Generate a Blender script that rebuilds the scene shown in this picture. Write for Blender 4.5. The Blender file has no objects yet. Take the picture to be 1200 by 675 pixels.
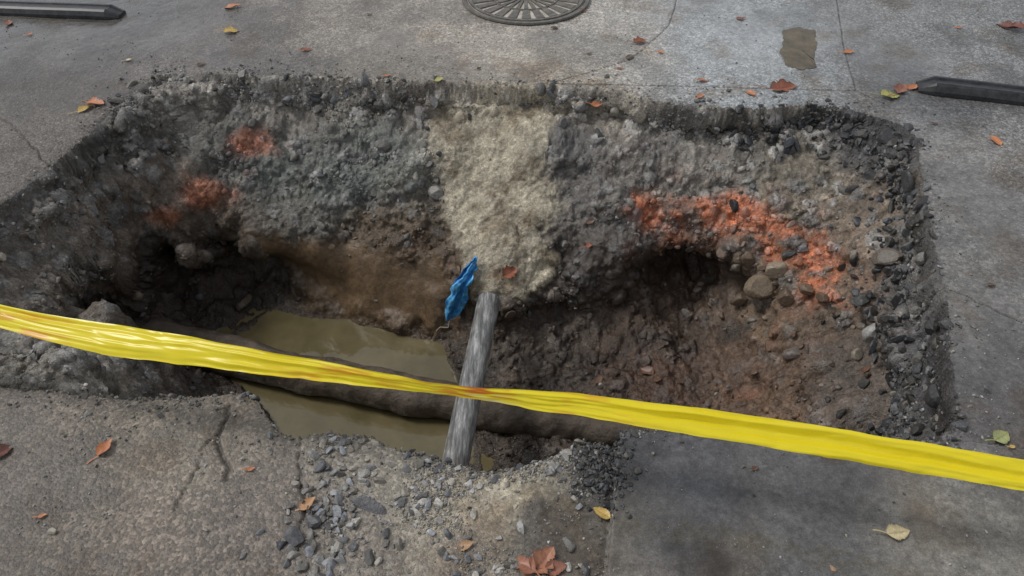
import bpy, math, numpy as np
from mathutils import Vector
rng=np.random.default_rng(7)
F32=np.float32
# ---------------------------------------------------------------- camera
PITCH=math.radians(43); H=1.6; FPX=906.0
fw=np.array([0,math.cos(PITCH),-math.sin(PITCH)]); up=np.array([0,math.sin(PITCH),math.cos(PITCH)]); rt=np.array([1.,0,0])
def W(u,v,z=0.0):
    """survey point: ground position (at height z) seen along a sight line"""
    d=fw+rt*(u-600)/FPX-up*(v-337.5)/FPX
    t=(z-H)/d[2]
    return np.array([0,0,H])+d*t
sc=bpy.context.scene
cam=bpy.data.cameras.new("camera"); co=bpy.data.objects.new("camera",cam); sc.collection.objects.link(co)
co.location=(0,0,H); co.rotation_euler=(math.pi/2-PITCH,0,0); cam.sensor_width=36; cam.lens=36*FPX/1200; cam.clip_end=500; cam.clip_start=0.02
sc.camera=co
sc.view_settings.view_transform='Standard'
try: sc.view_settings.look='None'
except: pass
sc.view_settings.exposure=0
# ---------------------------------------------------------------- helpers
def lin(c):
    c=np.asarray(c,float)/255.
    return np.where(c<=0.04045,c/12.92,((c+0.055)/1.055)**2.4)
def sstep(a,b,x):
    t=np.clip((x-a)/(b-a),0,1); return t*t*(3-2*t)
def _h(ix,iy,iz,seed):
    with np.errstate(over='ignore'):
        h=(ix.astype(np.uint32)*np.uint32(374761393))^(iy.astype(np.uint32)*np.uint32(668265263))^(iz.astype(np.uint32)*np.uint32(2147483647-57))^np.uint32(seed*7919+13)
        h=(h^(h>>np.uint32(13)))*np.uint32(1274126177)
        h=(h^(h>>np.uint32(15)))*np.uint32(2246822519)
        h=h^(h>>np.uint32(16))
    return (h&np.uint32(0xffffff)).astype(F32)/F32(0xffffff)
def vn(P,f,seed=0):
    q=P*f+17.3*seed
    i=np.floor(q); t=(q-i).astype(F32); t=t*t*(3-2*t); i=i.astype(np.int64)
    x,y,z=i[...,0],i[...,1],i[...,2]; r=0
    for dx in (0,1):
        wx=t[...,0] if dx else 1-t[...,0]
        for dy in (0,1):
            wy=t[...,1] if dy else 1-t[...,1]
            for dz in (0,1):
                wz=t[...,2] if dz else 1-t[...,2]
                r=r+wx*wy*wz*_h(x+dx,y+dy,z+dz,seed)
    return r*2-1
def fbm(P,f,o=4,seed=0,g=0.5):
    a=1;s=0;n=0
    for k in range(o):
        s=s+a*vn(P,f*2.03**k,seed+k); n+=a; a*=g
    return s/n
def worley(P,f,seed):
    """cellular noise on (N,3): returns F1, F2, cell id value"""
    q=(P*f+31.7).astype(F32); b=np.floor(q).astype(np.int64); fr=q-b
    F1=np.full(len(q),9.,F32); F2=F1.copy(); ID=np.zeros(len(q),F32)
    for dx in (-1,0,1):
        for dy in (-1,0,1):
            for dz in (-1,0,1):
                x,y,z=b[:,0]+dx,b[:,1]+dy,b[:,2]+dz
                hx=_h(x,y,z,seed)
                hy=(hx*F32(4093.0))%F32(1.0); hz=(hx*F32(251.0))%F32(1.0)
                d=(dx+hx-fr[:,0])**2+(dy+hy-fr[:,1])**2+(dz+hz-fr[:,2])**2
                m=d<F1
                F2=np.where(m,F1,np.minimum(F2,d)); F1=np.where(m,d,F1); ID=np.where(m,(hx*F32(977.0))%F32(1.0),ID)
    return np.sqrt(F1),np.sqrt(F2),ID
def sdf(X,Y,poly):
    poly=np.asarray(poly)[:,:2]; d=np.full(X.shape,1e9,F32); ins=np.zeros(X.shape,bool)
    n=len(poly)
    for i in range(n):
        a=poly[i]; b=poly[(i+1)%n]; e=b-a
        wx=X-a[0]; wy=Y-a[1]
        t=np.clip((wx*e[0]+wy*e[1])/(e@e+1e-12),0,1)
        d=np.minimum(d,(wx-e[0]*t)**2+(wy-e[1]*t)**2)
        c=((a[1]<=Y)&(b[1]>Y))|((b[1]<=Y)&(a[1]>Y))
        if abs(e[1])>1e-9:
            xi=a[0]+(Y-a[1])/e[1]*e[0]
            ins^=c&(X<xi)
    d=np.sqrt(d); return np.where(ins,-d,d)
def segd(X,Y,a,b):
    a=np.asarray(a)[:2]; b=np.asarray(b)[:2]; e=b-a
    t=np.clip(((X-a[0])*e[0]+(Y-a[1])*e[1])/(e@e),0,1)
    return np.sqrt((X-a[0]-e[0]*t)**2+(Y-a[1]-e[1]*t)**2)
def mk(name,V,F,mat,cols=None,prop=None,smooth=True,parent=None):
    V=np.asarray(V,F32).reshape(-1,3); F=np.asarray(F,np.int32); k=F.shape[1]
    me=bpy.data.meshes.new(name); me.vertices.add(len(V)); me.vertices.foreach_set("co",V.ravel())
    me.loops.add(F.size); me.loops.foreach_set("vertex_index",F.ravel())
    me.polygons.add(len(F)); me.polygons.foreach_set("loop_start",np.arange(0,F.size,k,dtype=np.int32))
    me.polygons.foreach_set("use_smooth",np.full(len(F),smooth))
    me.update(calc_edges=True); 
    for nm,c in (("Col",cols),("Prop",prop)):
        if c is not None:
            c=np.asarray(c,F32)
            if c.shape[1]==3: c=np.concatenate([c,np.ones((len(c),1),F32)],1)
            at=me.color_attributes.new(nm,'FLOAT_COLOR','POINT'); at.data.foreach_set("color",c.ravel())
    me.materials.append(mat)
    ob=bpy.data.objects.new(name,me); sc.collection.objects.link(ob)
    if parent: ob.parent=parent
    return ob
class NT:
    def __init__(s,name):
        s.m=bpy.data.materials.new(name); s.m.use_nodes=True; s.t=s.m.node_tree; s.b=s.t.nodes["Principled BSDF"]
    def n(s,ty,**kw):
        return s.t.nodes.new(ty)
    def l(s,a,b): s.t.links.new(a,b)
    def noise(s,scale,detail=4,rough=0.6):
        nd=s.n('ShaderNodeTexNoise'); nd.inputs['Scale'].default_value=scale; nd.inputs['Detail'].default_value=detail; nd.inputs['Roughness'].default_value=rough
        s.l(s.tc.outputs['Object'],nd.inputs['Vector']); return nd
    def coord(s): s.tc=s.n('ShaderNodeTexCoord')
    def math(s,op,a,b=None,c=None):
        nd=s.n('ShaderNodeMath'); nd.operation=op
        for i,x in enumerate((a,b,c)):
            if x is None: continue
            if isinstance(x,(int,float)): nd.inputs[i].default_value=x
            else: s.l(x,nd.inputs[i])
        return nd.outputs[0]
    def rng(s,x,a,b,c,d):
        nd=s.n('ShaderNodeMapRange'); s.l(x,nd.inputs[0])
        for i,q in enumerate((a,b,c,d)): nd.inputs[i+1].default_value=q
        return nd.outputs[0]
    def mulcol(s,col,fac):
        nd=s.n('ShaderNodeVectorMath'); nd.operation='SCALE'; s.l(col,nd.inputs[0]); s.l(fac,nd.inputs['Scale']); return nd.outputs[0]
def earth_mat(name):
    m=NT(name); m.coord()
    at=m.n('ShaderNodeAttribute'); at.attribute_name="Col"
    pr=m.n('ShaderNodeAttribute'); pr.attribute_name="Prop"
    sp=m.n('ShaderNodeSeparateColor'); m.l(pr.outputs['Color'],sp.inputs[0])
    n1=m.noise(45,4,0.74); n2=m.noise(260,1,0.6)
    vo=m.n('ShaderNodeTexVoronoi'); vo.inputs['Scale'].default_value=135; m.l(m.tc.outputs['Object'],vo.inputs['Vector'])
    vs=m.n('ShaderNodeSeparateColor'); m.l(vo.outputs['Color'],vs.inputs[0])
    f1=m.rng(n1.outputs['Fac'],0.3,0.7,0.72,1.28)
    f2=m.rng(n2.outputs['Fac'],0.3,0.7,0.80,1.20)
    a1=m.rng(m.math('POWER',vs.outputs[0],2.0),0,1,0.66,1.8)
    a1=m.math('ADD',m.math('MULTIPLY',m.math('SUBTRACT',a1,1.0),sp.outputs[1]),1.0)
    f=m.math('MULTIPLY',m.math('MULTIPLY',f1,f2),a1)
    m.l(m.mulcol(at.outputs['Color'],f),m.b.inputs['Base Color'])
    r=m.math('ADD',sp.outputs[0],m.rng(n1.outputs['Fac'],0.3,0.7,-0.14,0.14)); m.l(r,m.b.inputs['Roughness'])
    h=m.math('ADD',m.math('MULTIPLY',n1.outputs['Fac'],1.0),m.math('MULTIPLY',n2.outputs['Fac'],0.35))
    h=m.math('SUBTRACT',h,m.math('MULTIPLY',m.math('MULTIPLY',vo.outputs['Distance'],sp.outputs[1]),0.45))
    bp=m.n('ShaderNodeBump'); bp.inputs['Distance'].default_value=0.009; m.l(h,bp.inputs['Height']); m.l(sp.outputs[2],bp.inputs['Strength'])
    m.l(bp.outputs[0],m.b.inputs['Normal'])
    return m.m
def stone_mat(name,rough=0.6):
    m=NT(name); m.coord(); at=m.n('ShaderNodeAttribute'); at.attribute_name="Col"
    n1=m.noise(120,3,0.65)
    m.l(m.mulcol(at.outputs['Color'],m.rng(n1.outputs['Fac'],0.3,0.7,0.65,1.35)),m.b.inputs['Base Color'])
    m.b.inputs['Roughness'].default_value=rough
    bp=m.n('ShaderNodeBump'); bp.inputs['Distance'].default_value=0.004; bp.inputs['Strength'].default_value=0.6; m.l(n1.outputs['Fac'],bp.inputs['Height']); m.l(bp.outputs[0],m.b.inputs['Normal'])
    return m.m
M_road=earth_mat("wet_asphalt"); M_pit=earth_mat("pit_soil"); M_stone=stone_mat("stone_mix",0.45)

# ---------------------------------------------------------------- terrain grid
def axis(a0,a1,b0,b1,hf,hc,far):
    core=np.concatenate([np.arange(a0,b0,hc),np.arange(b0,b1,hf),np.arange(b1,a1+hc,hc)])
    g=np.cumsum(0.02*1.28**np.arange(26)); g=g[g<far]
    return np.concatenate([core[0]-g[::-1],core,core[-1]+g])
xs=axis(-2.75,2.75,-1.85,1.8,0.0046,0.010,80); ys=axis(0.55,4.3,0.76,3.12,0.0044,0.010,80)
X,Y=np.meshgrid(xs,ys); X=X.astype(F32); Y=Y.astype(F32); ny,nx=X.shape
P0=np.stack([X,Y,np.zeros_like(X)],-1)
n_low=fbm(P0,1.2,3,1); n_mid=fbm(P0,9,4,11); n_hi=fbm(P0,45,3,21)
outline_px=[(185,86),(240,84),(330,88),(420,90),(520,94),(640,98),(700,100),(745,110),(800,122),(900,126),(960,122),(1000,128),(1050,142),(1082,165),(1078,200),(1090,245),(1098,300),(1108,340),(1112,400),(1118,450),(1124,505),(1100,520),(1040,522),(960,520),(880,515),(800,508),(727,506),(722,520),(680,518),(640,532),(600,545),(560,545),(520,538),(480,528),(440,516),(380,508),(345,508),(310,485),(285,462),(250,460),(180,468),(110,458),(60,456),(0,458),(-120,430),(-160,330),(-60,270),(0,237),(60,192),(110,150),(140,122)]
outl=[W(u,v,0) for u,v in outline_px]
sd=sdf(X,Y,outl)
crumble=1-0.5*sstep(2.75,2.95,Y)*sstep(0.5,0.2,X)
sd2=sd+(0.028*n_mid+0.007*n_hi)*crumble
inside=sd2<0
ctrl=[ # u,v,z
(190,92,-.04),(300,96,-.04),(420,98,-.04),(520,100,-.04),(640,104,-.05),(740,118,-.05),(850,132,-.05),(950,132,-.05),(1050,152,-.04),(1075,200,-.04),(1085,260,-.04),(1095,330,-.04),(1105,400,-.05),(1112,470,-.05),
(60,205,-.05),(0,250,-.04),(130,150,-.04),(0,440,-.03),(60,440,-.04),(-60,350,-.05),
(250,125,-.10),(350,125,-.12),(450,125,-.11),(560,125,-.10),(680,135,-.09),(780,150,-.10),(900,160,-.10),(1000,165,-.08),
(250,180,-.24),(330,180,-.27),(430,180,-.27),(560,190,-.27),(680,190,-.23),(780,190,-.20),(880,195,-.19),(980,210,-.18),(1040,230,-.12),
(180,160,-.10),(130,200,-.13),(200,230,-.28),(300,240,-.40),(400,240,-.40),(470,240,-.40),(580,250,-.38),(680,250,-.36),(770,240,-.33),(870,245,-.30),(950,270,-.30),(1030,300,-.20),
(60,260,-.10),(0,300,-.08),(60,330,-.14),(20,400,-.07),(80,410,-.12),(130,290,-.28),(110,350,-.22),(100,430,-.10),(150,330,-.42),
(220,290,-.44),(300,290,-.50),(370,290,-.52),(450,292,-.53),(510,300,-.52),(590,300,-.47),(600,345,-.56),(540,345,-.60),(690,310,-.50),(760,290,-.42),(850,300,-.44),(920,320,-.42),(980,350,-.40),(1040,380,-.22),
(200,340,-.72),(260,335,-.74),(330,365,-.80),(400,368,-.82),(480,385,-.82),(200,400,-.82),(250,400,-.80),(230,440,-.82),(150,420,-.72),(290,385,-.80),(150,455,-.80),(120,440,-.6),
(350,402,-.90),(400,404,-.93),(460,412,-.93),(505,420,-.92),(380,430,-.93),(450,450,-.93),(330,470,-.92),(400,490,-.93),(470,515,-.92),(505,500,-.89),(300,462,-.90),
(560,405,-.74),(555,440,-.81),(570,500,-.82),(600,540,-.82),(640,400,-.74),(700,380,-.70),(760,360,-.72),(820,370,-.72),(880,370,-.62),(940,400,-.54),(1000,430,-.42),(1050,460,-.25),
(650,450,-.80),(720,430,-.77),(780,430,-.76),(860,430,-.72),(930,460,-.62),(700,490,-.81),(800,490,-.79),(900,500,-.70),(990,500,-.50),(1060,500,-.25)]
cp=[list(W(u,v,z)) for u,v,z in ctrl]
for x in (-1.0,-0.8,-0.55,-0.3): cp.append([x,1.45,-.88])
for x in (-0.8,-0.55,-0.3): cp.append([x,1.15,-.85])
for x in (0,0.3,0.6): cp.append([x,1.1,-.82]); cp.append([x,1.4,-.82])
for x in (0.85,): cp.append([x,1.15,-.5])
cp.append([1.0,1.2,-.3])
cp=np.array(cp)
D=np.sqrt(((cp[:,None,:2]-cp[None,:,:2])**2).sum(-1)+1e-4)
wgt=np.linalg.solve(np.vstack([np.hstack([D-np.eye(len(cp))*0.008,np.ones((len(cp),1))]),np.append(np.ones(len(cp)),0)]),np.append(cp[:,2],0))
idx=np.where((sd<0.06).ravel())[0]
wx=(0.05*fbm(P0,5,3,301)).ravel()[idx]; wy=(0.05*fbm(P0,5,3,311)).ravel()[idx]
xi=X.ravel()[idx]+wx; yi=Y.ravel()[idx]+wy*0.6; zz=np.full(len(idx),wgt[-1],F32)
for k,c in enumerate(cp): zz+=F32(wgt[k])*np.sqrt((xi-F32(c[0]))**2+(yi-F32(c[1]))**2+F32(1e-4))
tz=zz+0.09*vn(P0,3.0,320).ravel()[idx]; step=0.15; fz=tz/step; fr=fz-np.floor(fz); ter=(np.floor(fz)+sstep(0.2,0.8,fr))*step
zz=zz+(ter-tz)*0.55*sstep(-0.80,-0.70,zz)*sstep(-0.42,-0.36,zz)*np.clip(0.5+1.2*vn(P0,2.2,325).ravel()[idx],0,1)
ZR=np.full(X.size,-.05,F32); ZR[idx]=zz; ZR=ZR.reshape(X.shape)
ZR=np.minimum(ZR,-.035)
slab=[W(*p) for p in [(727,507),(705,720),(700,800),(1400,900),(1400,560),(1124,522),(1000,524)]]
sl=sdf(X,Y,slab)
Zo=0.006*n_low+0.0020*n_mid+0.0010*n_hi
Zo+=0.024*sstep(0.003,-0.003,sl+0.002*n_mid)
Zo-=0.014*np.exp(-np.maximum(sl,0)/0.02)*(sl>0)
crack=np.full(X.shape,1e3,F32)
def crk(pts,wob=0.012,w=1.0):
    global crack
    q=[W(*p) for p in pts]
    Xw=X+wob*n_mid; Yw=Y+wob*np.roll(n_mid,37,0)
    for a,b in zip(q[:-1],q[1:]): crack=np.minimum(crack,segd(Xw,Yw,a,b)/w)
crk([(640,97),(1003,106)],0.002,0.8); crk([(975,-40),(988,50),(1003,106),(1050,128)],0.004,0.5)
crk([(265,478),(252,520),(262,560)],0.05,1.6); crk([(258,500),(225,540),(200,600)],0.06,.5); crk([(800,-20),(785,30),(740,70),(650,96)],0.012,0.6)
crk([(60,192),(20,150),(-60,120)],0.04,0.6); crk([(345,508),(352,560),(345,620)],0.06,0.7)
crk([(1110,340),(1200,380)],0.05,0.5)
Zo-=0.010*sstep(0.006,0.0,crack)
rw=0.022+0.012*n_mid
ramp=sstep(0,1,np.clip(-sd2/rw,0,1))
Z=np.where(inside,Zo*(1-ramp)+ZR*ramp,Zo)
Z+=np.where(~inside,-0.014*np.exp(-sd2/0.018)*(0.6+0.6*n_hi)*crumble,0)
P=np.stack([X,Y,Z],-1).astype(F32)
inm=sstep(0.0,0.05,-sd2); inq=sstep(0.0,0.012,-sd2)
def bump_dir(c,r,d):
    global P
    c=np.asarray(c,F32); q=P-c
    g=np.exp(-((q/np.asarray(r,F32))**2).sum(-1))*inm
    P=P+g[...,None]*np.asarray(d,F32)
# hollows washed out below the rim
bump_dir(W(240,350,-.74),(0.40,0.26,0.14),(-0.06,0.48,-0.02))
bump_dir(W(150,425,-.66),(0.16,0.34,0.2),(-0.13,0.05,0))
bump_dir(W(810,345,-.66),(0.28,0.22,0.14),(0.08,0.42,-0.02))
bump_dir(W(740,385,-.70),(0.2,0.16,0.09),(0.0,0.12,0))
bump_dir(W(990,430,-.42),(0.12,0.3,0.12),(0.14,0,0))
bump_dir(W(640,385,-.70),(0.2,0.15,0.07),(0.0,0.12,0))
# undercut beneath the bound asphalt layer
gy_,gx_=np.gradient(sd,axis=0)/np.gradient(ys)[:,None],np.gradient(sd,axis=1)/np.gradient(xs)[None,:]
uz=np.exp(-((P[...,2]+0.13)/0.055)**2)*inm*np.clip(0.65+1.4*fbm(P0,4.5,3,331),0,1.4)
P[...,0]+=gx_*uz*0.075; P[...,1]+=gy_*uz*0.075
def normals(P):
    du=np.gradient(P,axis=1); dv=np.gradient(P,axis=0); n=np.cross(du,dv); return n/(np.linalg.norm(n,axis=-1,keepdims=True)+1e-9)
def proj(P):
    q=P-np.array([0,0,H],F32); zc=q@fw.astype(F32); return 600+FPX*(q[...,0])/zc, 337.5-FPX*(q@up.astype(F32))/zc, zc
U,V_,ZC=proj(P)
Uf=U.ravel();Vf=V_.ravel();Zf=ZC.ravel(); okz=Zf>0.3
def hit(u,v,r=4):
    m=np.where(okz&(np.abs(Uf-u)<r)&(np.abs(Vf-v)<r))[0]
    if len(m)==0: return None
    return m[np.argmin(Zf[m])]
def poly3(px):
    out=[]
    for u,v in px:
        i=hit(u,v,6); out.append(P.reshape(-1,3)[i] if i is not None else W(u,v,0))
    return np.array(out)
conc_poly=poly3([(512,112),(505,150),(512,200),(508,240),(522,285),(548,300),(552,340),(590,366),(628,352),(652,312),(638,275),(652,230),(638,190),(646,150),(628,118),(570,108)])
clay_poly=poly3([(300,300),(400,288),(505,292),(520,340),(500,385),(400,372),(330,360)])
arc_poly=poly3([(745,222),(790,232),(850,235),(900,250),(948,272),(972,318),(966,374),(945,355),(930,308),(880,287),(830,276),(780,270),(735,260)])
wob=0.03*n_mid+0.012*n_hi
Q0=P.copy()
cw=fbm(Q0,7,5,341,0.65)
conc=sstep(0.035,-0.035,sdf(X,Y,conc_poly)+0.085*cw+0.02*n_hi)*inm*sstep(-0.035,-0.09,P[...,2])
clay=sstep(0.03,-0.03,sdf(X,Y,clay_poly)+0.06*cw)
N=normals(P)
amp=inm*(1-0.85*clay)*(1-0.35*conc)*np.where(P[...,2]<-.84,0.35,1.0)
P1=P.copy()
big=fbm(P1,4.5,2,31); med=fbm(P1,13,4,41,.6)
disp=amp*(0.050*big+0.045*med)+0.022*conc+0.012*inm*clay*fbm(P1,5,3,45)
P=P1+N*disp[...,None].astype(F32)
# cellular clods / embedded stones
N=normals(P)
ix=np.where((inq>0.01).ravel())[0]; Pi=P.reshape(-1,3)[ix].copy(); Pw=Pi+0.006*np.stack([vn(Pi,60,k) for k in (401,402,403)],-1)
A1,A2,AI=worley(Pw,17,7); B1,B2,BI=worley(Pw,44,9)
stony=sstep(-0.10,0.35,fbm(Pi,4,3,411)); 
h1=np.clip(1-A1*1.35,0,1)**0.6*(AI>0.66)*(0.4+0.9*AI); h2=np.clip(1-B1*1.3,0,1)**0.6*(BI>0.48)
ai=(inq*(1-0.9*clay)*(1-0.6*conc)*np.where(P[...,2]<-.84,0.35,1.0)).ravel()[ix]
hh=ai*(0.026*h1*(0.3+0.7*stony)+0.0105*h2*(0.12+0.88*stony)+0.005*fbm(Pi,75,2,421))
Pi=Pi+N.reshape(-1,3)[ix]*hh[:,None]
Pr=P.reshape(-1,3); Pr[ix]=Pi; P=Pr.reshape(P.shape)
cell=np.ones(X.size,F32); c1=np.where(h1>0.25,0.7+0.95*((AI*13.7)%1),1.0)*np.where(h2>0.35,0.70+0.95*((BI*7.3)%1),0.92)
cell[ix]=1+(c1-1)*np.clip(ai,0,1)*(0.4+0.6*stony)
cgr=np.zeros(X.size,F32); cgr[ix]=np.clip((h1>0.3)*((AI*5.1)%1>.45)+(h2>0.4)*((BI*3.3)%1>.6)*.8*stony,0,1)*ai
N=normals(P)
Pf=P.reshape(-1,3); Nf=N.reshape(-1,3)
U,V_,ZC=proj(P); Uf=U.ravel();Vf=V_.ravel();Zf=ZC.ravel(); okz=Zf>0.3
# ---------------------------------------------------------------- colours
GK=1.08; PK=1.85
csam=[(60,40,90,87,83),(250,50,104,99,95),(150,5,84,82,79),(380,30,128,122,114),(500,50,148,140,130),(620,70,156,149,138),(720,30,152,148,141),(450,75,136,129,119),(850,40,150,153,154),(900,85,140,143,144),(1100,40,120,120,119),(1040,90,108,108,108),(1150,200,117,115,112),(1150,350,110,108,105),(1160,460,96,94,93),(100,110,94,88,82),(40,180,96,90,84),(300,70,98,94,90),  # pale bluish samples at top right carry the wet sky sheen as colour
(60,520,105,97,88),(200,520,113,105,94),(150,620,108,99,89),(300,600,99,91,83),(40,660,104,97,88),(430,560,116,110,100),(600,575,168,160,141),(540,590,150,142,126),(620,555,160,152,135),(480,550,128,122,110),(560,640,122,114,103),(430,640,110,103,94),(660,620,98,94,88),(695,550,72,70,68),
(800,560,82,82,84),(950,560,90,89,90),(950,620,99,98,97),(1100,640,124,121,115),(850,650,96,92,88),(760,530,70,70,72)]
psam=[(230,98,98,94,88),(330,100,108,103,95),(450,100,116,110,100),(600,108,130,122,108),(700,112,110,104,96),(230,115,84,80,75),(330,118,88,84,78),(450,115,98,93,85),(250,150,66,65,61),(400,200,80,83,79),(440,165,82,84,79),(330,200,74,76,72),(200,200,82,73,64),(150,170,66,64,60),(130,260,78,69,60),(50,300,76,70,63),(60,420,96,92,86),(20,250,84,80,76),(250,270,72,63,54),(350,255,76,73,67),(430,275,74,63,50),(400,340,92,75,55),(480,330,80,63,47),(470,120,90,84,77),(670,150,72,70,68),(700,220,80,77,73),(690,320,64,58,53),(780,170,78,75,71),(850,200,94,90,84),(930,200,94,88,78),(1010,160,60,59,59),(720,120,118,112,102),(1000,250,82,73,63),(980,330,88,75,63),(1060,300,66,64,61),(1070,430,56,55,55),(800,330,74,60,49),(760,380,64,52,43),(880,420,78,62,50),(760,440,72,56,46),(900,460,86,69,55),(650,440,62,53,45),(250,350,52,43,36),(220,420,48,41,34),(180,350,50,42,35),(580,420,66,57,48),(400,450,66,56,46),(300,385,64,54,44),(900,350,88,74,60),(1000,440,72,64,57),(600,130,120,112,98)]  # darkest samples, left hollow: cave shade put into the soil colour
def sample(s,gain):
    pts=[];cs=[]
    for u,v,*c in s:
        i=hit(u,v,8)
        if i is None: continue
        pts.append(Pf[i]); cs.append(lin(c)*gain)
    return np.array(pts,F32),np.array(cs,F32)
def idw(pts,cs,Q,p=2.0):
    num=np.zeros((len(Q),3),F32); den=np.zeros(len(Q),F32)
    for a,c in zip(pts,cs):
        w=1/(((Q-a)**2).sum(-1)+0.0015)**p; num+=w[:,None]*c; den+=w
    return num/den[:,None]
Qw=Pf+np.stack([n_mid.ravel(),np.roll(n_mid,91).ravel(),np.zeros(X.size,F32)],1)*0.09
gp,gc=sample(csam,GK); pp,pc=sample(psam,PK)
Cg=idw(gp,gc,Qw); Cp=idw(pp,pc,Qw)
inf=inside.ravel(); ins=inm.ravel()
v1=fbm(P,3.5,4,71).ravel(); v2=fbm(P,22,4,81).ravel(); v3=fbm(P,90,2,91).ravel()
Cg=Cg*(1+0.30*v1+0.28*v2+0.25*v3)[:,None]
dirt=sstep(0.05,0.5,fbm(P,6,5,101).ravel())
Cg=Cg*(1-0.35*dirt[:,None]*np.array([0.7,0.9,1.1],F32))
damp=sstep(0.0,0.2,fbm(P,2.6,5,105,.6).ravel())[:,None]; Cg=Cg*(1-0.28*damp)
ck=sstep(0.007,0.001,crack).ravel()[:,None]; Cg=Cg*(1-0.6*ck)
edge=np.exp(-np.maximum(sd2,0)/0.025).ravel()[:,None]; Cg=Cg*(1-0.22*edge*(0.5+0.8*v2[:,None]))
Cp=Cp*(1+0.30*v1+0.40*v2+0.35*v3)[:,None]
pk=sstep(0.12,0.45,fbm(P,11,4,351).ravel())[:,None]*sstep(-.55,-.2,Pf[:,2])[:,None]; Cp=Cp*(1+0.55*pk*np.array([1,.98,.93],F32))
dk=sstep(0.12,0.45,fbm(P,7,4,361).ravel())[:,None]; Cp=Cp*(1-0.42*dk)
g_=Cp.mean(1,keepdims=True)*np.array([1.08,1.05,1.0],F32)*1.4
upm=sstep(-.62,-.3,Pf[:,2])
Cp=Cp*(0.80+0.20*upm)[:,None]  # lower walls darkened with depth: pit shade painted into the soil colour
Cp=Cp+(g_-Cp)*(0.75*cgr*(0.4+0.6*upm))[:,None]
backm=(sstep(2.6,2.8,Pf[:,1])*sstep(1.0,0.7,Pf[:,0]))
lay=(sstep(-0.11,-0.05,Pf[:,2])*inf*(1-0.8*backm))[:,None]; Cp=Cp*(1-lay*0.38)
cc=conc.ravel()[:,None]
ccol=lin((160,152,134))*1.1*(1+0.30*v1+0.30*v2+0.22*v3)[:,None]
spots=sstep(0.0,0.38,fbm(P,9,5,111,.62).ravel())[:,None]; ccol=ccol*(1-0.5*spots*np.array([.9,1,1.1],F32))
Cp=Cp*(1-cc*.93)+ccol*cc*.93
cl=clay.ravel()[:,None]*ins[:,None]; Cp=Cp*(1-cl)+lin((98,81,62))*1.35*(1+0.35*v1+0.25*v2+0.12*v3)[:,None]*cl
def patch(mask,col,gain=1.3):
    global Cp
    mask=mask[:,None]; Cp=Cp*(1-mask)+(lin(col)*gain)*(1+0.40*v2+0.40*v3)[:,None]*mask
bn=fbm(P,14,5,121,.65).ravel(); inflat=ins
arcs=sdf(X,Y,arc_poly).ravel()
patch(sstep(0.18,0.0,arcs)*sstep(-0.1,0.4,bn)*inflat*0.5,(128,88,66))
arcm=sstep(0.05,-0.03,arcs+0.07*cw.ravel())*sstep(-0.35,0.2,bn)*inflat; patch(arcm*0.88,(166,98,66),1.4)
for (u,v,rx,ry,s) in [(305,172,.14,.08,1.),(245,232,.15,.09,.9),(190,256,.09,.06,.9),(960,300,.07,.07,.7),(760,425,.14,.07,.4),(900,400,.08,.08,.5),(880,455,.12,.07,.4),(800,235,.05,.04,.7),(300,205,.10,.05,.5)]:
    i=hit(u,v,6); q=Pf-Pf[i]; g=np.exp(-((q[:,0]/rx)**2+((q[:,1]**2+q[:,2]**2)/ry**2)))
    patch(sstep(0.25,0.85,g*s+0.5*bn)*inflat*0.75,(146,92,68),1.35)
Cp=Cp*cell[:,None]
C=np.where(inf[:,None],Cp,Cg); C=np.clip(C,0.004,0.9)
wet=sstep(-0.15,0.30,fbm(P,2.2,4,131).ravel())
wetw=np.zeros(X.size,F32)
for (u,v,rx,ry,s) in [(870,40,.40,.5,1),(780,20,.25,.3,.6),(560,60,.5,.25,.5),(930,590,.6,.25,1.),(1050,80,.3,.2,.8),(100,30,.7,.4,.9),(1160,420,.2,.5,.8),(1150,250,.2,.4,.6)]:
    c=W(u,v,0); wetw=np.maximum(wetw,s*np.exp(-((Pf[:,0]-c[0])/rx)**2-((Pf[:,1]-c[1])/ry)**2))
wa=np.clip(wetw*(0.55+0.75*wet)+0.2*wet+0.2*damp[:,0],0,1)
slm=(sl<0).ravel()
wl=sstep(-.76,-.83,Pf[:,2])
ro=np.where(inf,0.50-0.14*wet-0.08*cl[:,0]+0.25*cc[:,0]-0.18*wl,0.60-0.50*wa); ag=np.where(inf,0.45*(1-cl[:,0]),(0.85-0.68*wa)*np.where(slm,.6,1)); bs=np.where(inf,0.95-0.5*cl[:,0],(0.52-0.47*wa)*np.where(slm,.75,1))
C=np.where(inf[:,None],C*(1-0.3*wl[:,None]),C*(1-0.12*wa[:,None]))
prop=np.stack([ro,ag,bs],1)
ii=np.arange(ny*nx).reshape(ny,nx)
FQ=np.stack([ii[:-1,:-1],ii[:-1,1:],ii[1:,1:],ii[1:,:-1]],-1).reshape(-1,4)
fin=inf[FQ].sum(1)>=2
def sub(name,mask,mat):
    f=FQ[mask]; uq,inv=np.unique(f,return_inverse=True)
    return mk(name,Pf[uq],inv.reshape(f.shape),mat,C[uq],prop[uq])
sub("asphalt_road",~fin,M_road); sub("excavation_pit",fin,M_pit)

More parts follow.
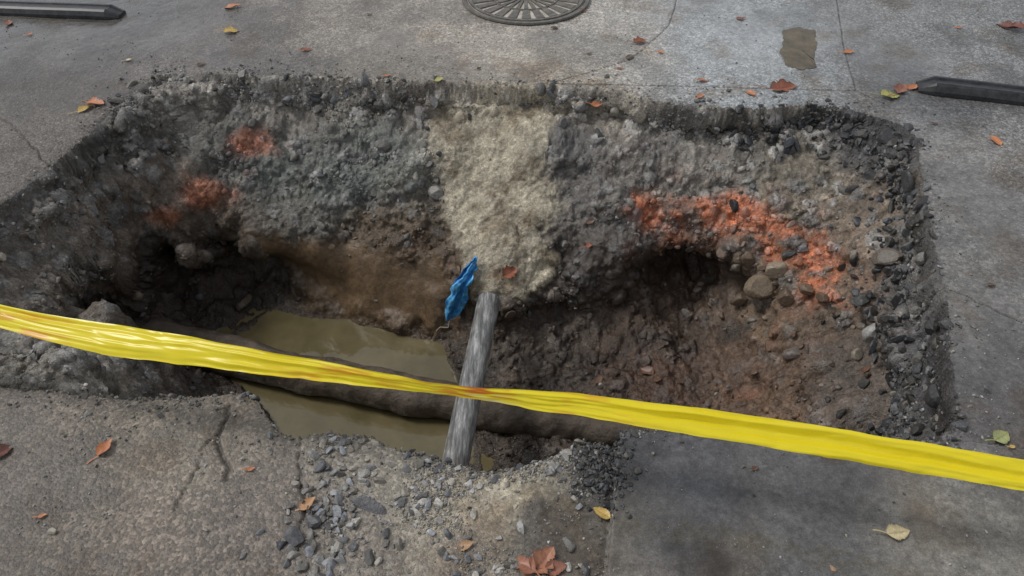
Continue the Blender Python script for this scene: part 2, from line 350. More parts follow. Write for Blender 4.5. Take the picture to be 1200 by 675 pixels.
# ---------------------------------------------------------------- stones
import bmesh
def ico(sub):
    bm=bmesh.new(); bmesh.ops.create_icosphere(bm,subdivisions=sub,radius=1); v=np.array([x.co[:] for x in bm.verts]); f=np.array([[q.index for q in x.verts] for x in bm.faces]); bm.free(); return v,f
def variants(sub,K,round_=False):
    v,f=ico(sub); out=[]
    for k in range(K):
        w=v.copy()
        for _ in range(6 if round_ else 10):
            n=rng.normal(size=3); n/=np.linalg.norm(n); c=rng.uniform(0.6,0.85) if round_ else rng.uniform(0.4,0.75)
            d=w@n; w=w-np.maximum(d-c,0)[:,None]*n
        w*=1+rng.uniform(-0.06,0.06,(len(w),1))*(0.4 if sub==3 else 1)
        out.append(w)
    return np.array(out,F32),f
VS={(s,r):variants(s,14,r) for s in (1,2,3) for r in (False,True)}
SV=[];SF=[];SC=[];soff=0
def add_stones(pos,nor,rad,col,sub=2,round_=False,sink=0.3,flat=0.7):
    global soff
    n=len(pos)
    if n==0: return
    if n>1:
        j=rng.uniform(-.004,.004,(n,3)); pos=pos+j-nor*(j*nor).sum(1,keepdims=True)
    vs,f=VS[(sub,round_)]; b=vs[rng.integers(0,len(vs),n)]
    sc_=np.stack([rng.uniform(0.85,1.45,n),rng.uniform(0.65,1.0,n),rng.uniform(flat-0.2,flat+0.15,n)],1).astype(F32)
    b=b*sc_[:,None,:]
    q=rng.normal(size=(n,3)); up_=nor+0.35*q; up_/=np.linalg.norm(up_,axis=1,keepdims=True)
    t=rng.normal(size=(n,3)); t-=up_*(t*up_).sum(1,keepdims=True); t/=np.linalg.norm(t,axis=1,keepdims=True); bt=np.cross(up_,t)
    R=np.stack([t,bt,up_],1)
    w=np.einsum('nvk,nkj->nvj',b,R)*rad[:,None,None]+(pos+nor*(rad*(0.5-sink))[:,None])[:,None,:]
    m=vs.shape[1]
    SV.append(w.reshape(-1,3).astype(F32)); SF.append((f[None]+(soff+np.arange(n)*m)[:,None,None]).reshape(-1,3)); SC.append(np.repeat(col,m,0).astype(F32)); soff+=n*m
dx=np.gradient(xs);dy=np.gradient(ys); area=(dx[None,:]*dy[:,None]).ravel()/np.clip(Nf[:,2],0.25,1)
vis=(Uf>-60)&(Uf<1260)&(Vf>-40)&(Vf<720)&okz
sdr=sd2.ravel()
def pick(w,n):
    w=w*vis*area; w=w/w.sum(); return rng.choice(len(w),n,p=w)
def grey(n,lo,hi,warm=0.0):
    g=lin(rng.uniform(lo,hi,n)); w=rng.uniform(-1,1,(n,1))
    return g[:,None]*(1+np.concatenate([0.10*w+warm,0.03*w+warm*0.3,-0.10*w-warm],1))
cl1=clay.ravel(); cn=conc.ravel()
clump=sstep(-0.15,0.4,fbm(P,7,4,151).ravel())
notwater=(Pf[:,2]>-.83)
upz=sstep(-0.55,-0.25,Pf[:,2])
w=(inf&notwater)*(1-0.9*cl1)*(1-0.85*cn)*(0.2+0.8*upz)*(0.05+clump**1.5)
i=pick(w,6500); n=len(i); r=0.0022+0.008*rng.random(n)**3.5; mixf=rng.uniform(0,1,(n,1))**1.3*0.8
add_stones(Pf[i],Nf[i],r,C[i]*rng.uniform(0.7,1.4,(n,1))*(1-mixf)+grey(n,85,170,0.03)*mixf,1,False,0.25)
i=pick(w,600); n=len(i); r=0.006+0.015*rng.random(n)**2.2; mixf=rng.uniform(0,1,(n,1))*0.8
add_stones(Pf[i],Nf[i],r,C[i]*rng.uniform(0.75,1.35,(n,1))*(1-mixf)+grey(n,90,165,0.03)*mixf,2,True,0.45)
# cobbles embedded in the lower and right-hand faces
w=(inf&notwater)*(1-cl1)*(1-cn)*(sstep(0.3,0.7,Pf[:,0])+0.25)*(0.1+clump)*(np.exp(-((Pf[:,2]+.42)/.18)**2))
i=pick(w,70); n=len(i); mf=rng.uniform(.2,.8,(n,1)); add_stones(Pf[i],Nf[i],0.014+0.022*rng.random(n)**2,C[i]*(1-mf)+grey(n,85,140,0.06)*mf,3,True,0.5)
w=(inf&notwater)*(1-cl1)*(1-cn)*(1-upz)*(0.1+clump)
i=pick(w,1800); n=len(i); add_stones(Pf[i],Nf[i],0.003+0.018*rng.random(n)**3.2,C[i]*rng.uniform(0.7,1.3,(n,1)),2,False,0.35)
# rim rubble (broken asphalt)
right=sstep(0.75,1.0,Pf[:,0])*(Pf[:,1]>1.1)
w=np.exp(-np.abs(sdr+0.04)/0.04)*(0.1+clump)*(0.5+1.5*right)
i=pick(w,2400); n=len(i); add_stones(Pf[i],Nf[i],0.0025+0.014*rng.random(n)**3,grey(n,48,115,0.02),2,False,0.3)
w=np.exp(-np.abs(sdr+0.025)/0.022)*(0.25+clump)*(0.4+1.0*backm)
i=pick(w,3600); n=len(i); add_stones(Pf[i],Nf[i],0.002+0.008*rng.random(n)**2.2,grey(n,80,165,0.05),1,False,0.25)
i=pick(w,150); n=len(i); add_stones(Pf[i],Nf[i],0.010+0.022*rng.random(n)**2,grey(n,55,115,0.02),3,False,0.45)
w=right*np.exp(-np.abs(sdr+0.07)/0.05)*(sdr<0.01)
i=pick(w,900); n=len(i); add_stones(Pf[i],Nf[i],0.005+0.026*rng.random(n)**2.4,grey(n,38,82,0.0),2,False,0.35)
c=W(705,545,0); w=np.exp(-((Pf[:,0]-c[0])/0.05)**2-((Pf[:,1]-c[1])/0.08)**2)*(~inf)
i=pick(w,700); n=len(i); add_stones(Pf[i],Nf[i],0.002+0.009*rng.random(n)**2.6,grey(n,40,90,0.0),2,False,0.2)
# gravel on near ledge
ledge=sdf(X,Y,[W(*p)[:2] for p in [(345,500),(727,500),(710,700),(360,700)]]).ravel()
w=sstep(0.04,-0.05,ledge+0.06*v1)*(~inf)*(0.04+clump**2)
i=pick(w,5200); n=len(i); mf=rng.uniform(.2,1,(n,1)); add_stones(Pf[i],Nf[i],0.0012+0.0040*rng.random(n)**3,C[i]*(1-mf)+grey(n,80,175,0.08)*mf,1,False,0.25)
i=pick(w+0.08*(ledge<0)*(~inf),330); n=len(i); add_stones(Pf[i],Nf[i],0.004+0.013*rng.random(n)**2.5,grey(n,80,170,0.05),3,False,0.25,.6)
c=W(395,600,0); w2=np.exp(-((Pf[:,0]-c[0])/0.07)**2-((Pf[:,1]-c[1])/0.12)**2)*(~inf)
i=pick(w2,200); n=len(i); add_stones(Pf[i],Nf[i],0.003+0.015*rng.random(n)**2.3,grey(n,66,160,0.03),3,False,0.25,.6)
# sparse grit on asphalt
w=(~inf)*(0.05+clump**2)*np.where(Pf[:,1]<1.3,1.0,0.35)
i=pick(w,3200); n=len(i); add_stones(Pf[i],Nf[i],0.0012+0.0042*rng.random(n)**4,grey(n,65,170,0.06),1,False,0.2)
w=(~inf)*np.exp(-np.maximum(sdr,0)/0.05)*(0.1+clump)
i=pick(w,2200); n=len(i); add_stones(Pf[i],Nf[i],0.0015+0.006*rng.random(n)**2.8,grey(n,60,150,0.05),1,False,0.2)
for (u,v,r,c) in [(905,312,.058,(146,134,116)),(886,340,.068,(130,116,98)),(1020,388,.045,(150,148,144)),(840,300,.035,(104,88,74)),(870,298,.03,(110,94,78)),(918,345,.04,(104,88,74)),(1010,345,.05,(66,66,64)),(997,300,.025,(125,120,110)),(1080,300,.03,(110,108,104)),(960,350,.03,(100,84,70)),
 (385,516,.024,(142,136,126)),(675,580,.018,(142,136,126)),(664,558,.016,(92,92,90)),(366,607,.026,(80,80,82)),(402,634,.022,(142,138,130)),(352,562,.02,(120,114,106)),(420,520,.018,(125,120,110)),(68,322,.022,(145,143,138)),(235,615,.012,(140,134,124)),(98,480,.02,(130,126,118)),(66,619,.016,(140,134,122)),(745,140,.04,(134,128,118)),(720,135,.03,(128,122,112)),(880,208,.025,(136,136,132)),(990,130,.03,(80,80,82)),(380,540,.03,(86,86,88)),(350,627,.03,(88,88,90)),(470,580,.016,(135,130,120)),(345,590,.016,(95,92,88)),(690,665,.022,(82,80,80)),(320,525,.014,(130,126,118)),(970,661,.012,(150,120,95)),(600,372,.03,(94,82,70)),(925,385,.02,(128,102,86)),(165,352,.03,(96,86,74)),(660,140,.03,(100,98,95)),(630,110,.03,(96,94,90)),(1040,300,.05,(96,88,79)),(1000,410,.03,(134,126,114)),(1075,240,.03,(72,70,70)),(1060,210,.045,(60,59,60)),(1050,350,.05,(64,62,62)),(1090,380,.04,(58,57,57)),(1095,460,.045,(56,56,56)),(290,648,.014,(106,106,106)),(1030,160,.06,(68,67,69)),(985,150,.05,(74,74,76)),(700,150,.03,(84,84,84)),(480,225,.03,(100,103,100)),(380,205,.025,(95,99,97)),(300,140,.03,(95,93,88)),(290,350,.04,(84,74,62)),(940,340,.03,(110,94,78)),(862,350,.035,(104,90,74))]:
    i=hit(u,v,6); 
    if i is None: continue
    add_stones(Pf[i][None],Nf[i][None],np.array([r*(0.9 if r>.025 else .72)]),lin(c)[None],3,r>0.024 and c[0]>90,0.30,0.75)
i=hit(432,594); add_stones(Pf[i][None],np.array([[0,0,1.]]),np.array([.042]),lin((80,80,82))[None],3,False,0.5,0.3)
gravel=mk("gravel",np.concatenate(SV),np.concatenate(SF),M_stone,np.concatenate(SC),smooth=False)

# ---------------------------------------------------------------- water
m=NT("muddy_water"); m.coord()
nn=m.noise(5,4); mxc=m.n('ShaderNodeMix'); mxc.data_type='RGBA'; m.l(m.rng(nn.outputs['Fac'],.35,.65,0,1),mxc.inputs[0]); mxc.inputs[6].default_value=(*lin((94,86,60)),1); mxc.inputs[7].default_value=(*lin((116,106,78)),1); m.l(mxc.outputs[2],m.b.inputs['Base Color'])
m.b.inputs['Roughness'].default_value=0.02; m.b.inputs['IOR'].default_value=1.6
n2=m.noise(14,2); bp=m.n('ShaderNodeBump'); bp.inputs['Strength'].default_value=0.05; bp.inputs['Distance'].default_value=0.01; m.l(n2.outputs['Fac'],bp.inputs['Height']); m.l(bp.outputs[0],m.b.inputs['Normal'])
gx=np.linspace(-1.35,0.35,20); gy=np.linspace(1.2,2.6,20); GX,GY=np.meshgrid(gx,gy); g=np.arange(400).reshape(20,20)
mk("muddy_water",np.stack([GX,GY,np.full_like(GX,-.85)],-1),np.stack([g[:-1,:-1],g[:-1,1:],g[1:,1:],g[1:,:-1]],-1).reshape(-1,4),m.m)
# puddle
m=NT("puddle_water"); m.coord(); nn=m.noise(12,5,.7); cr=m.n('ShaderNodeValToRGB'); m.l(nn.outputs['Fac'],cr.inputs[0]); cr.color_ramp.elements[0].position=.3; cr.color_ramp.elements[0].color=(*lin((62,54,40)),1); cr.color_ramp.elements[1].position=.7; cr.color_ramp.elements[1].color=(*lin((112,101,80)),1); m.l(cr.outputs[0],m.b.inputs['Base Color']); m.b.inputs['Roughness'].default_value=0.04; m.b.inputs['IOR'].default_value=1.4  # brown base colour stands in for trees reflected in the puddle
pz=[(916,36),(935,33),(955,37),(957,52),(954,68),(957,80),(940,82),(922,78),(914,62),(918,50)]
pts=[]
for k in range(60):
    a=k/60*len(pz); j=int(a); f=a-j; q=np.array(pz[j])*(1-f)+np.array(pz[(j+1)%len(pz)])*f+rng.normal(0,0.7,2); w_=W(q[0],q[1],0.0); pts.append(w_)
pts=np.array(pts); cen=pts.mean(0)
i=hit(937,57); zt=Pf[i][2]+0.003
pts[:,2]=zt; cen[2]=zt
mk("puddle",np.vstack([cen,pts]),[[0,k+1,(k+1)%60+1] for k in range(60)],m.m)

# ---------------------------------------------------------------- tubes
def tube(name,path,rad,mat,seg=40,rings=120,nz=0.0,nf=12,seed=5,inner=None,colf=None,parent=None):
    path=np.array(path,float); L=np.r_[0,np.cumsum(np.linalg.norm(np.diff(path,axis=0),axis=1))]
    s=np.linspace(0,L[-1],rings); c=np.stack([np.interp(s,L,path[:,k]) for k in range(3)],1)
    d=np.gradient(c,axis=0); d/=np.linalg.norm(d,axis=1,keepdims=True); a=np.cross(d,[0,0,1.]); a/=np.linalg.norm(a,axis=1,keepdims=True); b=np.cross(a,d)
    th=np.linspace(0,2*np.pi,seg,endpoint=False)
    r=np.full(rings,rad)
    dirv=a[:,None]*np.cos(th)[None,:,None]+b[:,None]*np.sin(th)[None,:,None]
    V=c[:,None]+dirv*r[:,None,None]
    if nz: V=V+dirv*(nz*fbm(V.astype(F32),nf,4,seed))[...,None]
    parts=[V]
    if inner: parts=[ (c[::-1][:,None]+dirv[::-1]*inner), V]
    V=np.concatenate(parts,0); R=V.shape[0]; g=np.arange(R*seg).reshape(R,seg); g2=np.roll(g,-1,1)
    F=np.stack([g[:-1],g2[:-1],g2[1:],g[1:]],-1).reshape(-1,4)
    return mk(name,V,F,mat,parent=parent)
m=NT("soil_coated_pipe"); m.coord(); n1=m.noise(16,8,0.7); cr=m.n('ShaderNodeValToRGB'); m.l(n1.outputs['Fac'],cr.inputs[0])
cr.color_ramp.elements[0].position=0.3; cr.color_ramp.elements[0].color=(*lin((58,50,44)),1); cr.color_ramp.elements[1].position=0.72; cr.color_ramp.elements[1].color=(*lin((118,106,92)),1)
m.l(cr.outputs[0],m.b.inputs['Base Color']); m.b.inputs['Roughness'].default_value=0.42
n2=m.noise(50,8,0.75); bp=m.n('ShaderNodeBump'); bp.inputs['Distance'].default_value=0.012; bp.inputs['Strength'].default_value=0.9; m.l(n2.outputs['Fac'],bp.inputs['Height']); m.l(bp.outputs[0],m.b.inputs['Normal'])
tube("water_main_pipe",[W(150,385,-.78),W(300,425,-.79),W(450,457,-.79),W(600,484,-.80),W(780,515,-.82)],0.08,m.m,64,420,0.020,9,5)
m=NT("weathered_grey_pipe"); m.coord(); mp=m.n('ShaderNodeMapping'); mp.inputs['Scale'].default_value=(1,0.12,1); m.l(m.tc.outputs['Object'],mp.inputs[0])
n1=m.noise(80,7,0.7); m.l(mp.outputs[0],n1.inputs['Vector']); cr=m.n('ShaderNodeValToRGB'); m.l(n1.outputs['Fac'],cr.inputs[0])
e=cr.color_ramp.elements; e[0].position=0.36; e[0].color=(*lin((74,74,74)),1); e[1].position=0.66; e[1].color=(*lin((180,180,178)),1); x=e.new(0.5); x.color=(*lin((120,120,119)),1)
n2=m.noise(9,4); mx=m.n('ShaderNodeMix'); mx.data_type='RGBA'; m.l(m.rng(n2.outputs['Fac'],0.52,0.68,0,0.6),mx.inputs[0]); m.l(cr.outputs[0],mx.inputs[6]); mx.inputs[7].default_value=(*lin((92,87,79)),1)
m.l(mx.outputs[2],m.b.inputs['Base Color']); m.b.inputs['Roughness'].default_value=0.34
bp=m.n('ShaderNodeBump'); bp.inputs['Distance'].default_value=0.0015; bp.inputs['Strength'].default_value=0.4; m.l(n1.outputs['Fac'],bp.inputs['Height']); m.l(bp.outputs[0],m.b.inputs['Normal'])
a=W(573,352,-.50); b=W(533,545,-.50); e_=a+(b-a)*1.45
tube("steel_pipe",[a,b,e_],0.044,m.m,48,160,0.0012,14,3,inner=0.037)

# ---------------------------------------------------------------- tape
ut=np.array([-350,0,100,200,300,400,500,545,600,700,800,900,1000,1100,1200,1500.])
vt=np.array([292,357,375,390,408,428,447,453,456,463,475,489,505,522,539,585.])
vb=np.array([318,383,411,426,438,450,462,468,476,491,508,525,541,558,575,625.])
S=900;T=34
us=np.linspace(-350,1500,S); tt=np.linspace(0,1,T)
def sm(a): 
    k=np.hanning(41); k/=k.sum(); q=np.interp(us,ut,a); return np.convolve(np.pad(q,20,'edge'),k,'valid')
vts=sm(vt); vbs=sm(vb)
sp=np.stack([us/60,np.zeros(S),np.zeros(S)],1).astype(F32)
vts=vts+2.4*fbm(sp,1.0,3,3); vbs=vbs+2.8*fbm(sp,1.2,3,8)
Q=np.zeros((S,T,3))
for a_ in range(S):
    p0=W(us[a_],vts[a_],0.27); p1=W(us[a_],vbs[a_],0.235); Q[a_]=p0*(1-tt[:,None])+p1*tt[:,None]
gp3=np.zeros((S,T,3),F32); gp3[...,0]=(us/1200*2.4)[:,None]; gp3[...,1]=tt[None]*0.9+0.12*fbm(np.stack([us/200,us*0,us*0],1).astype(F32),1,3,9)[:,None]
st=gp3.copy(); st[...,0]*=1.6; st[...,1]*=3.0
cre=fbm(st,1.0,3,15); st2=gp3.copy(); st2[...,0]*=9; st2[...,1]*=4; cr2=1-np.abs(fbm(st2,1.0,2,17))*2
nrm=np.cross(np.gradient(Q,axis=0),np.gradient(Q,axis=1)); nrm/=np.linalg.norm(nrm,axis=-1,keepdims=True)
wid=((vbs-vts)/30)[:,None]
Q=Q+nrm*(0.018*cre*np.minimum(wid,1)+0.003*cr2)[...,None]
g=np.arange(S*T).reshape(S,T); FT=np.stack([g[:-1,:-1],g[:-1,1:],g[1:,1:],g[1:,:-1]],-1).reshape(-1,4)
yc=np.tile(lin((252,232,46)),(S*T,1)).reshape(S,T,3)
pr=fbm(st*np.array([9,2.5,1],F32),1.0,3,33); 
um=us[:,None]
redm=sstep(0.0,0.3,pr)*(0.95*np.exp(-((um-560)/55)**2)+0.6*np.exp(-((um-400)/60)**2)+0.6*np.exp(-((um-30)/60)**2)+0.4*np.exp(-((um-680)/60)**2))
redm=np.clip(redm,0,1)[...,None]; yc=yc*(1-redm)+lin((228,120,45))*redm
wm=(sstep(0.05,0.35,-pr)*np.exp(-((um-550)/35)**2))[...,None]; yc=yc*(1-wm)+lin((230,215,190))*wm
m=NT("yellow_plastic_film"); at=m.n('ShaderNodeAttribute'); at.attribute_name="Col"; m.l(at.outputs['Color'],m.b.inputs['Base Color']); m.b.inputs['Roughness'].default_value=0.28
tr=m.n('ShaderNodeBsdfTranslucent'); m.l(at.outputs['Color'],tr.inputs['Color']); mx=m.n('ShaderNodeMixShader'); mx.inputs[0].default_value=0.28
m.l(m.b.outputs[0],mx.inputs[1]); m.l(tr.outputs[0],mx.inputs[2]); m.l(mx.outputs[0],m.t.nodes['Material Output'].inputs[0])
mk("barrier_tape",Q,FT,m.m,yc.reshape(-1,3))

# ---------------------------------------------------------------- blue rag
m=NT("blue_plastic"); m.coord(); n1=m.noise(40,4); cr=m.n('ShaderNodeValToRGB'); m.l(n1.outputs['Fac'],cr.inputs[0]); cr.color_ramp.elements[0].color=(*lin((24,115,185)),1); cr.color_ramp.elements[1].color=(*lin((110,198,250)),1); cr.color_ramp.elements[0].position=.3; cr.color_ramp.elements[1].position=.65
m.l(cr.outputs[0],m.b.inputs['Base Color']); m.b.inputs['Roughness'].default_value=0.4
rag=bpy.data.objects.new("blue_plastic_rag",None); sc.collection.objects.link(rag)
i0=hit(557,302); i1=hit(543,335); i2=hit(535,366)
pz=[Pf[j]+Nf[j]*0.04 for j in (i0,i1,i2)]
S=60;T=18; s=np.linspace(0,1,S)[:,None]; 
cl_=np.where(s<.5,pz[0]*(1-2*s)+pz[1]*2*s,pz[1]*(2-2*s)+pz[2]*(2*s-1))
wd=np.interp(s[:,0],[0,.15,.5,.62,.75,1],[.010,.024,.040,.036,.050,.030])
RV=np.zeros((S,T,3)); t=np.linspace(-1,1,T)
for a_ in range(S):
    fold=0.018*np.sin(t*5+s[a_]*6)+0.010*np.sin(t*9+s[a_]*15)
    RV[a_]=cl_[a_]+np.outer(wd[a_]*t,[1,0.1,0.15])+np.outer(fold,[0.1,-0.7,0.5])
RV+=0.010*np.stack([fbm(RV.astype(F32),35,2,k) for k in (1,2,3)],-1)
RV[-1,:,2]-=0.016*rng.random(T); RV[0,:,2]+=0.01*rng.random(T)
g=np.arange(S*T).reshape(S,T); mk("sheet",RV,np.stack([g[:-1,:-1],g[:-1,1:],g[1:,1:],g[1:,:-1]],-1).reshape(-1,4),m.m,parent=rag)
m=NT("pale_string"); m.b.inputs['Base Color'].default_value=(*lin((170,160,140)),1)
pp_=[]
for (u,v) in [(531,364),(527,372),(524,380),(518,386),(512,390)]:
    i=hit(u,v); pp_.append(Pf[i]+Nf[i]*0.012)
tube("string",pp_,0.0018,m.m,8,30,parent=rag)

# ---------------------------------------------------------------- leaves
LV=[];LF=[];LC=[];lo=0
def leaf(u,v,L,ang,col,curl=0.5,wd=0.42,lobes=0,stem=0.5):
    global lo
    i=hit(u,v,6)
    if i is None: return
    n=Nf[i]*0.5+np.array([0,0,.5]); n=n/np.linalg.norm(n)+rng.normal(0,0.12,3); n/=np.linalg.norm(n)
    t=np.array([math.cos(ang),math.sin(ang),0]); t-=n*(t@n); t/=np.linalg.norm(t); b=np.cross(n,t)
    A=26;B=11; s=np.linspace(0,1,A); q=np.linspace(-1,1,B)
    w=wd*np.sin(np.pi*s**0.8)**0.8*(1-0.25*s)
    if lobes: w=w*(0.72+0.38*np.abs(np.sin(s*np.pi*lobes)))
    w=w*(1+0.07*rng.normal(size=A)); w[0]=w[-1]=0.005
    x=(s-0.5)[:,None]*L+0*q; y=w[:,None]*q[None]*L*0.5*1.6
    ph=rng.uniform(0,6)
    z=L*curl*(0.35*np.abs(q)[None]**1.5*w[:,None]*1.6+0.35*(s-0.5)[:,None]**2*np.sign(rng.uniform(-.3,1))+0.05*np.sin(s*9+ph)[:,None]*q[None])+0.004
    p=Pf[i]+x[...,None]*t+y[...,None]*b+z[...,None]*n
    g_=lin(col).mean(); c=(lin(col)*0.74+g_*0.22)*(1+0.25*rng.normal(size=(A,B,1))*0.5)*(1-0.35*np.exp(-(q/0.1)**2)[None,:,None]); 
    ed=(np.abs(q)[None,:,None]**4)*0.35; c=c*(1-ed)
    g=np.arange(A*B).reshape(A,B)+lo
    LV.append(p.reshape(-1,3)); LF.append(np.stack([g[:-1,:-1],g[1:,:-1],g[1:,1:],g[:-1,1:]],-1).reshape(-1,4)); LC.append(np.clip(c,0,1).reshape(-1,3)); lo+=A*B
    if stem:
        A2=8; ss=np.linspace(0,1,A2); base=Pf[i]-0.5*L*t+0.005*n
        cpt=base-ss[:,None]*t*L*stem+np.sin(ss*1.5)[:,None]*b*L*0.2+n*0.003
        q2=np.array([-1,1])*0.0018; p=cpt[:,None]+q2[None,:,None]*b
        g=np.arange(A2*2).reshape(A2,2)+lo; LV.append(p.reshape(-1,3)); LF.append(np.stack([g[:-1,:-1],g[1:,:-1],g[1:,1:],g[:-1,1:]],-1).reshape(-1,4)); LC.append(np.tile(lin(col)*0.7,(A2*2,1))); lo+=A2*2
Yl=(210,172,60);Or=(200,118,56);Br=(155,88,56);Db=(105,74,54);Gy=(175,172,75);Pa=(210,190,135)
for a_ in [(272,32,.08,.5,Yl,.5,.5,3),(118,117,.08,-.2,Or,.6,.5,2),(96,122,.07,1.0,Yl,.6,.4,0),(355,54,.05,.3,Br),(150,66,.035,.3,Pa),(10,22,.06,2,Br),(275,3,.08,.2,Or),(755,45,.07,.4,Br,.7,.5,3),(738,62,.05,1.1,Db),(775,57,.04,2.1,Or),(722,75,.03,.2,Br),(822,90,.05,.1,Or),(912,98,.13,.25,Br,.7,.35,3),(884,104,.05,2.2,Or),(815,108,.04,.8,Or),(1060,100,.10,.9,Br,.7,.4,2),(1048,108,.09,.2,Gy,.5,.5,2),(1075,98,.06,.5,Or),(1183,28,.12,2.4,(120,58,42),.8,.4,2),(1160,160,.06,1.9,(210,125,55)),(1000,57,.05,.1,Or),(863,17,.05,.2,Br),(602,315,.08,.7,(165,90,54),.8,.5,3),(130,520,.055,1.2,Or,.8,.4),(8,525,.06,.9,(120,70,55),.8,.4),(365,585,.045,.7,(190,135,75)),(640,652,.075,.9,(178,112,72),.8,.5,3),(618,658,.06,2.6,(165,100,66),.8,.5,2),(655,662,.05,.2,(155,92,62),.6,.5),(708,597,.045,2.6,Yl),(548,635,.04,.3,(175,130,80)),(1168,508,.055,.5,(165,170,95),.4,.5),(1052,620,.06,.2,Pa,.3,.45),(325,466,.09,.3,(145,85,60),.7,.5,2),(752,432,.07,2.4,(120,84,62),.8,.5),(768,440,.05,.7,(130,95,65)),(695,128,.05,.1,Or),(688,265,.04,.3,Db),(510,88,.04,.2,Gy),(452,84,.03,.3,Or),(686,292,.04,.5,Br),(1180,520,.02,.5,Yl),(655,28,.04,.5,Db),(686,58,.03,.1,Db),(300,545,.02,.4,Or),(240,70,.04,.9,Db),(1120,28,.03,.1,Or),(1165,330,.03,.4,Db),(966,292,.04,.8,(160,98,65)),(700,440,.05,1,(120,90,65)),(55,600,.02,.5,Or),(880,545,.02,.5,Db),(1010,430,.04,.6,(120,85,60)),(430,12,.03,.2,Br),(560,75,.025,.8,Db),(690,8,.03,.9,Br),(40,35,.03,.9,Or),(1090,140,.03,.2,Db)]:
    leaf(*a_)
m=NT("dead_leaf"); at=m.n('ShaderNodeAttribute'); at.attribute_name="Col"; m.l(at.outputs['Color'],m.b.inputs['Base Color']); m.b.inputs['Roughness'].default_value=0.45
mk("fallen_leaves",np.concatenate(LV),np.concatenate(LF),m.m,np.concatenate(LC))

# ---------------------------------------------------------------- manhole
m=NT("cast_iron"); m.coord(); n1=m.noise(35,6,0.7); cr=m.n('ShaderNodeValToRGB'); m.l(n1.outputs['Fac'],cr.inputs[0]); cr.color_ramp.elements[0].position=.3; cr.color_ramp.elements[0].color=(*lin((58,54,50)),1); cr.color_ramp.elements[1].position=.7; cr.color_ramp.elements[1].color=(*lin((116,110,100)),1)
m.l(cr.outputs[0],m.b.inputs['Base Color']); m.b.inputs['Roughness'].default_value=0.38; m.b.inputs['Metallic'].default_value=0.0
bp=m.n('ShaderNodeBump'); bp.inputs['Distance'].default_value=0.002; m.l(n1.outputs['Fac'],bp.inputs['Height']); m.l(bp.outputs[0],m.b.inputs['Normal'])
M_iron=m.m
m=NT("wet_grime"); m.coord(); n1=m.noise(18,6,.7); cr=m.n('ShaderNodeValToRGB'); m.l(n1.outputs['Fac'],cr.inputs[0]); cr.color_ramp.elements[0].position=.35; cr.color_ramp.elements[0].color=(*lin((150,142,128)),1); cr.color_ramp.elements[1].position=.7; cr.color_ramp.elements[1].color=(*lin((205,197,182)),1); m.l(cr.outputs[0],m.b.inputs['Base Color']); m.b.inputs['Roughness'].default_value=0.25; M_gr=m.m
mc=W(616,-2,0); R=0.325
man=bpy.data.objects.new("manhole_cover",None); man.location=(mc[0],mc[1],0.006); sc.collection.objects.link(man)
def ring(r0,r1,z0,z1,nm,mat,seg=96,a0=0,a1=2*math.pi):
    th=np.linspace(a0,a1,seg+1)
    prof=[(r0,z0),(r0+0.002,z1),(r1-0.002,z1),(r1,z0)]
    V=[(r*math.cos(a),r*math.sin(a),z) for a in th for r,z in prof]
    F=[[k*4+j,(k+1)*4+j,(k+1)*4+j+1,k*4+j+1] for k in range(seg) for j in range(3)]
    return np.array(V),np.array(F)
def addpart(lst,nm,mat):
    o=0;VV=[];FF=[]
    for v,f in lst: VV.append(v); FF.append(f+o); o+=len(v)
    return mk(nm,np.concatenate(VV),np.concatenate(FF),mat,smooth=False,parent=man)
addpart([ring(0.0,R-0.028,0.001,0.003,'',None)],"recessed_plate",M_gr)
addpart([ring(R-0.022,R,0.0,0.008,'',None)],"frame",M_iron)
parts=[ring(R-0.05,R-0.03,0.003,0.009,'',None),ring(0.001,0.05,0.003,0.010,'',None),ring(0.16,0.172,0.003,0.009,'',None)]
for k in range(24):
    a=k*2*math.pi/24
    for r0,r1,w in ((0.06,0.158,0.010),(0.175,R-0.052,0.024)):
        q=[]
        for r,hw in ((r0,w*0.7),(r1,w)):
            for sgn,z in ((-1,0.003),(-0.85,0.009),(0.85,0.009),(1,0.003)):
                q.append((r*math.cos(a)-sgn*hw*math.sin(a),r*math.sin(a)+sgn*hw*math.cos(a),z))
        parts.append((np.array(q),np.array([[0,4,5,1],[1,5,6,2],[2,6,7,3],[0,1,2,3],[7,6,5,4]])))
addpart(parts,"radial_ribs",M_iron)

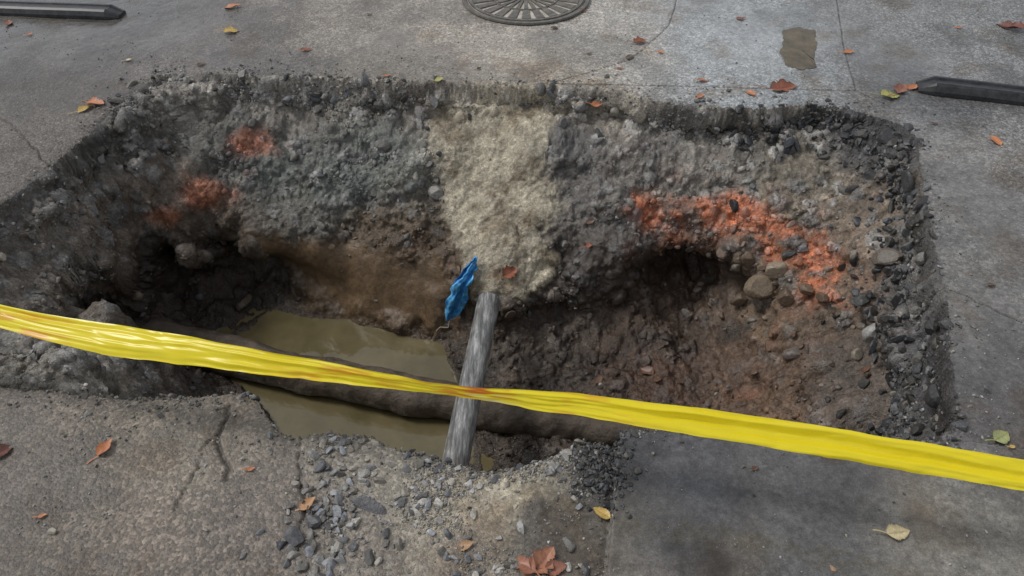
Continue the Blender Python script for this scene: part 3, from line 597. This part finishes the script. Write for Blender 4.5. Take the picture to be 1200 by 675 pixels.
# ---------------------------------------------------------------- rubber strips
m=NT("black_rubber"); m.coord(); n1=m.noise(30,6,.7); cr=m.n('ShaderNodeValToRGB'); m.l(n1.outputs['Fac'],cr.inputs[0]); cr.color_ramp.elements[0].position=.35; cr.color_ramp.elements[0].color=(*lin((24,24,26)),1); cr.color_ramp.elements[1].position=.75; cr.color_ramp.elements[1].color=(*lin((66,66,68)),1)
m.l(cr.outputs[0],m.b.inputs['Base Color']); m.b.inputs['Roughness'].default_value=0.4; M_rub=m.m
def strip(name,a,b,wd,ht):
    a=np.array(a);b=np.array(b); L=np.linalg.norm((b-a)[:2]); d=(b-a)/L; d[2]=0; n=np.array([-d[1],d[0],0])
    prof=[(-.5,0),(-.5,.35),(-.42,.85),(-.30,1.),(-.2,1.),(-.17,.85),(.17,.85),(.2,1.),(.30,1.),(.42,.85),(.5,.35),(.5,0)]
    ss=np.r_[0,0.01,0.03,0.06,np.linspace(0.1,L,50)]; V=[]
    for s in ss:
        k=min(1,0.35+0.65*(s/0.06)) if s<0.06 else 1; kw=min(1,0.75+0.25*s/0.06)
        for x,z in prof: V.append(a*np.array([1,1,0])+d*s+n*x*wd*kw+np.array([0,0,0.002+z*ht*k+0.001*math.sin(s*9)]))
    m_=len(prof); F=[[i*m_+j,i*m_+j+1,(i+1)*m_+j+1,(i+1)*m_+j] for i in range(len(ss)-1) for j in range(m_-1)]
    ob=mk(name,V,F,M_rub,smooth=False)
    bm=bmesh.new(); bm.from_mesh(ob.data); bm.verts.ensure_lookup_table(); bm.faces.new([bm.verts[j] for j in range(m_)][::-1]); n0=(len(ss)-1)*m_; bm.faces.new([bm.verts[n0+j] for j in range(m_)]); bm.normal_update(); bm.to_mesh(ob.data); bm.free()
    return ob
strip("rubber_strip",W(1076,98,0.02),W(1340,128,0.02),0.105,0.045)
strip("rubber_strip",W(142,14,0.02),W(-140,3,0.02),0.105,0.04)

# ---------------------------------------------------------------- light
w=bpy.data.worlds.new("World"); sc.world=w; w.use_nodes=True; nt=w.node_tree
sky=nt.nodes.new('ShaderNodeTexSky'); sky.sky_type='NISHITA'; sky.sun_disc=False
az=math.atan2(-0.45,0.1); el=math.radians(55)
sky.sun_elevation=el; sky.sun_rotation=az
hs=nt.nodes.new('ShaderNodeHueSaturation'); hs.inputs['Saturation'].default_value=0.22
nt.links.new(sky.outputs[0],hs.inputs['Color']); bg=nt.nodes['Background']; nt.links.new(hs.outputs[0],bg.inputs[0]); bg.inputs[1].default_value=0.15
sl_=bpy.data.lights.new("sun",'SUN'); sl_.energy=1.5; sl_.angle=math.radians(14); sl_.color=(1,.97,.93)
so=bpy.data.objects.new("sun",sl_); sc.collection.objects.link(so)
dv=Vector((math.sin(az)*math.cos(el),math.cos(az)*math.cos(el),math.sin(el))); so.rotation_euler=dv.to_track_quat('Z','Y').to_euler()
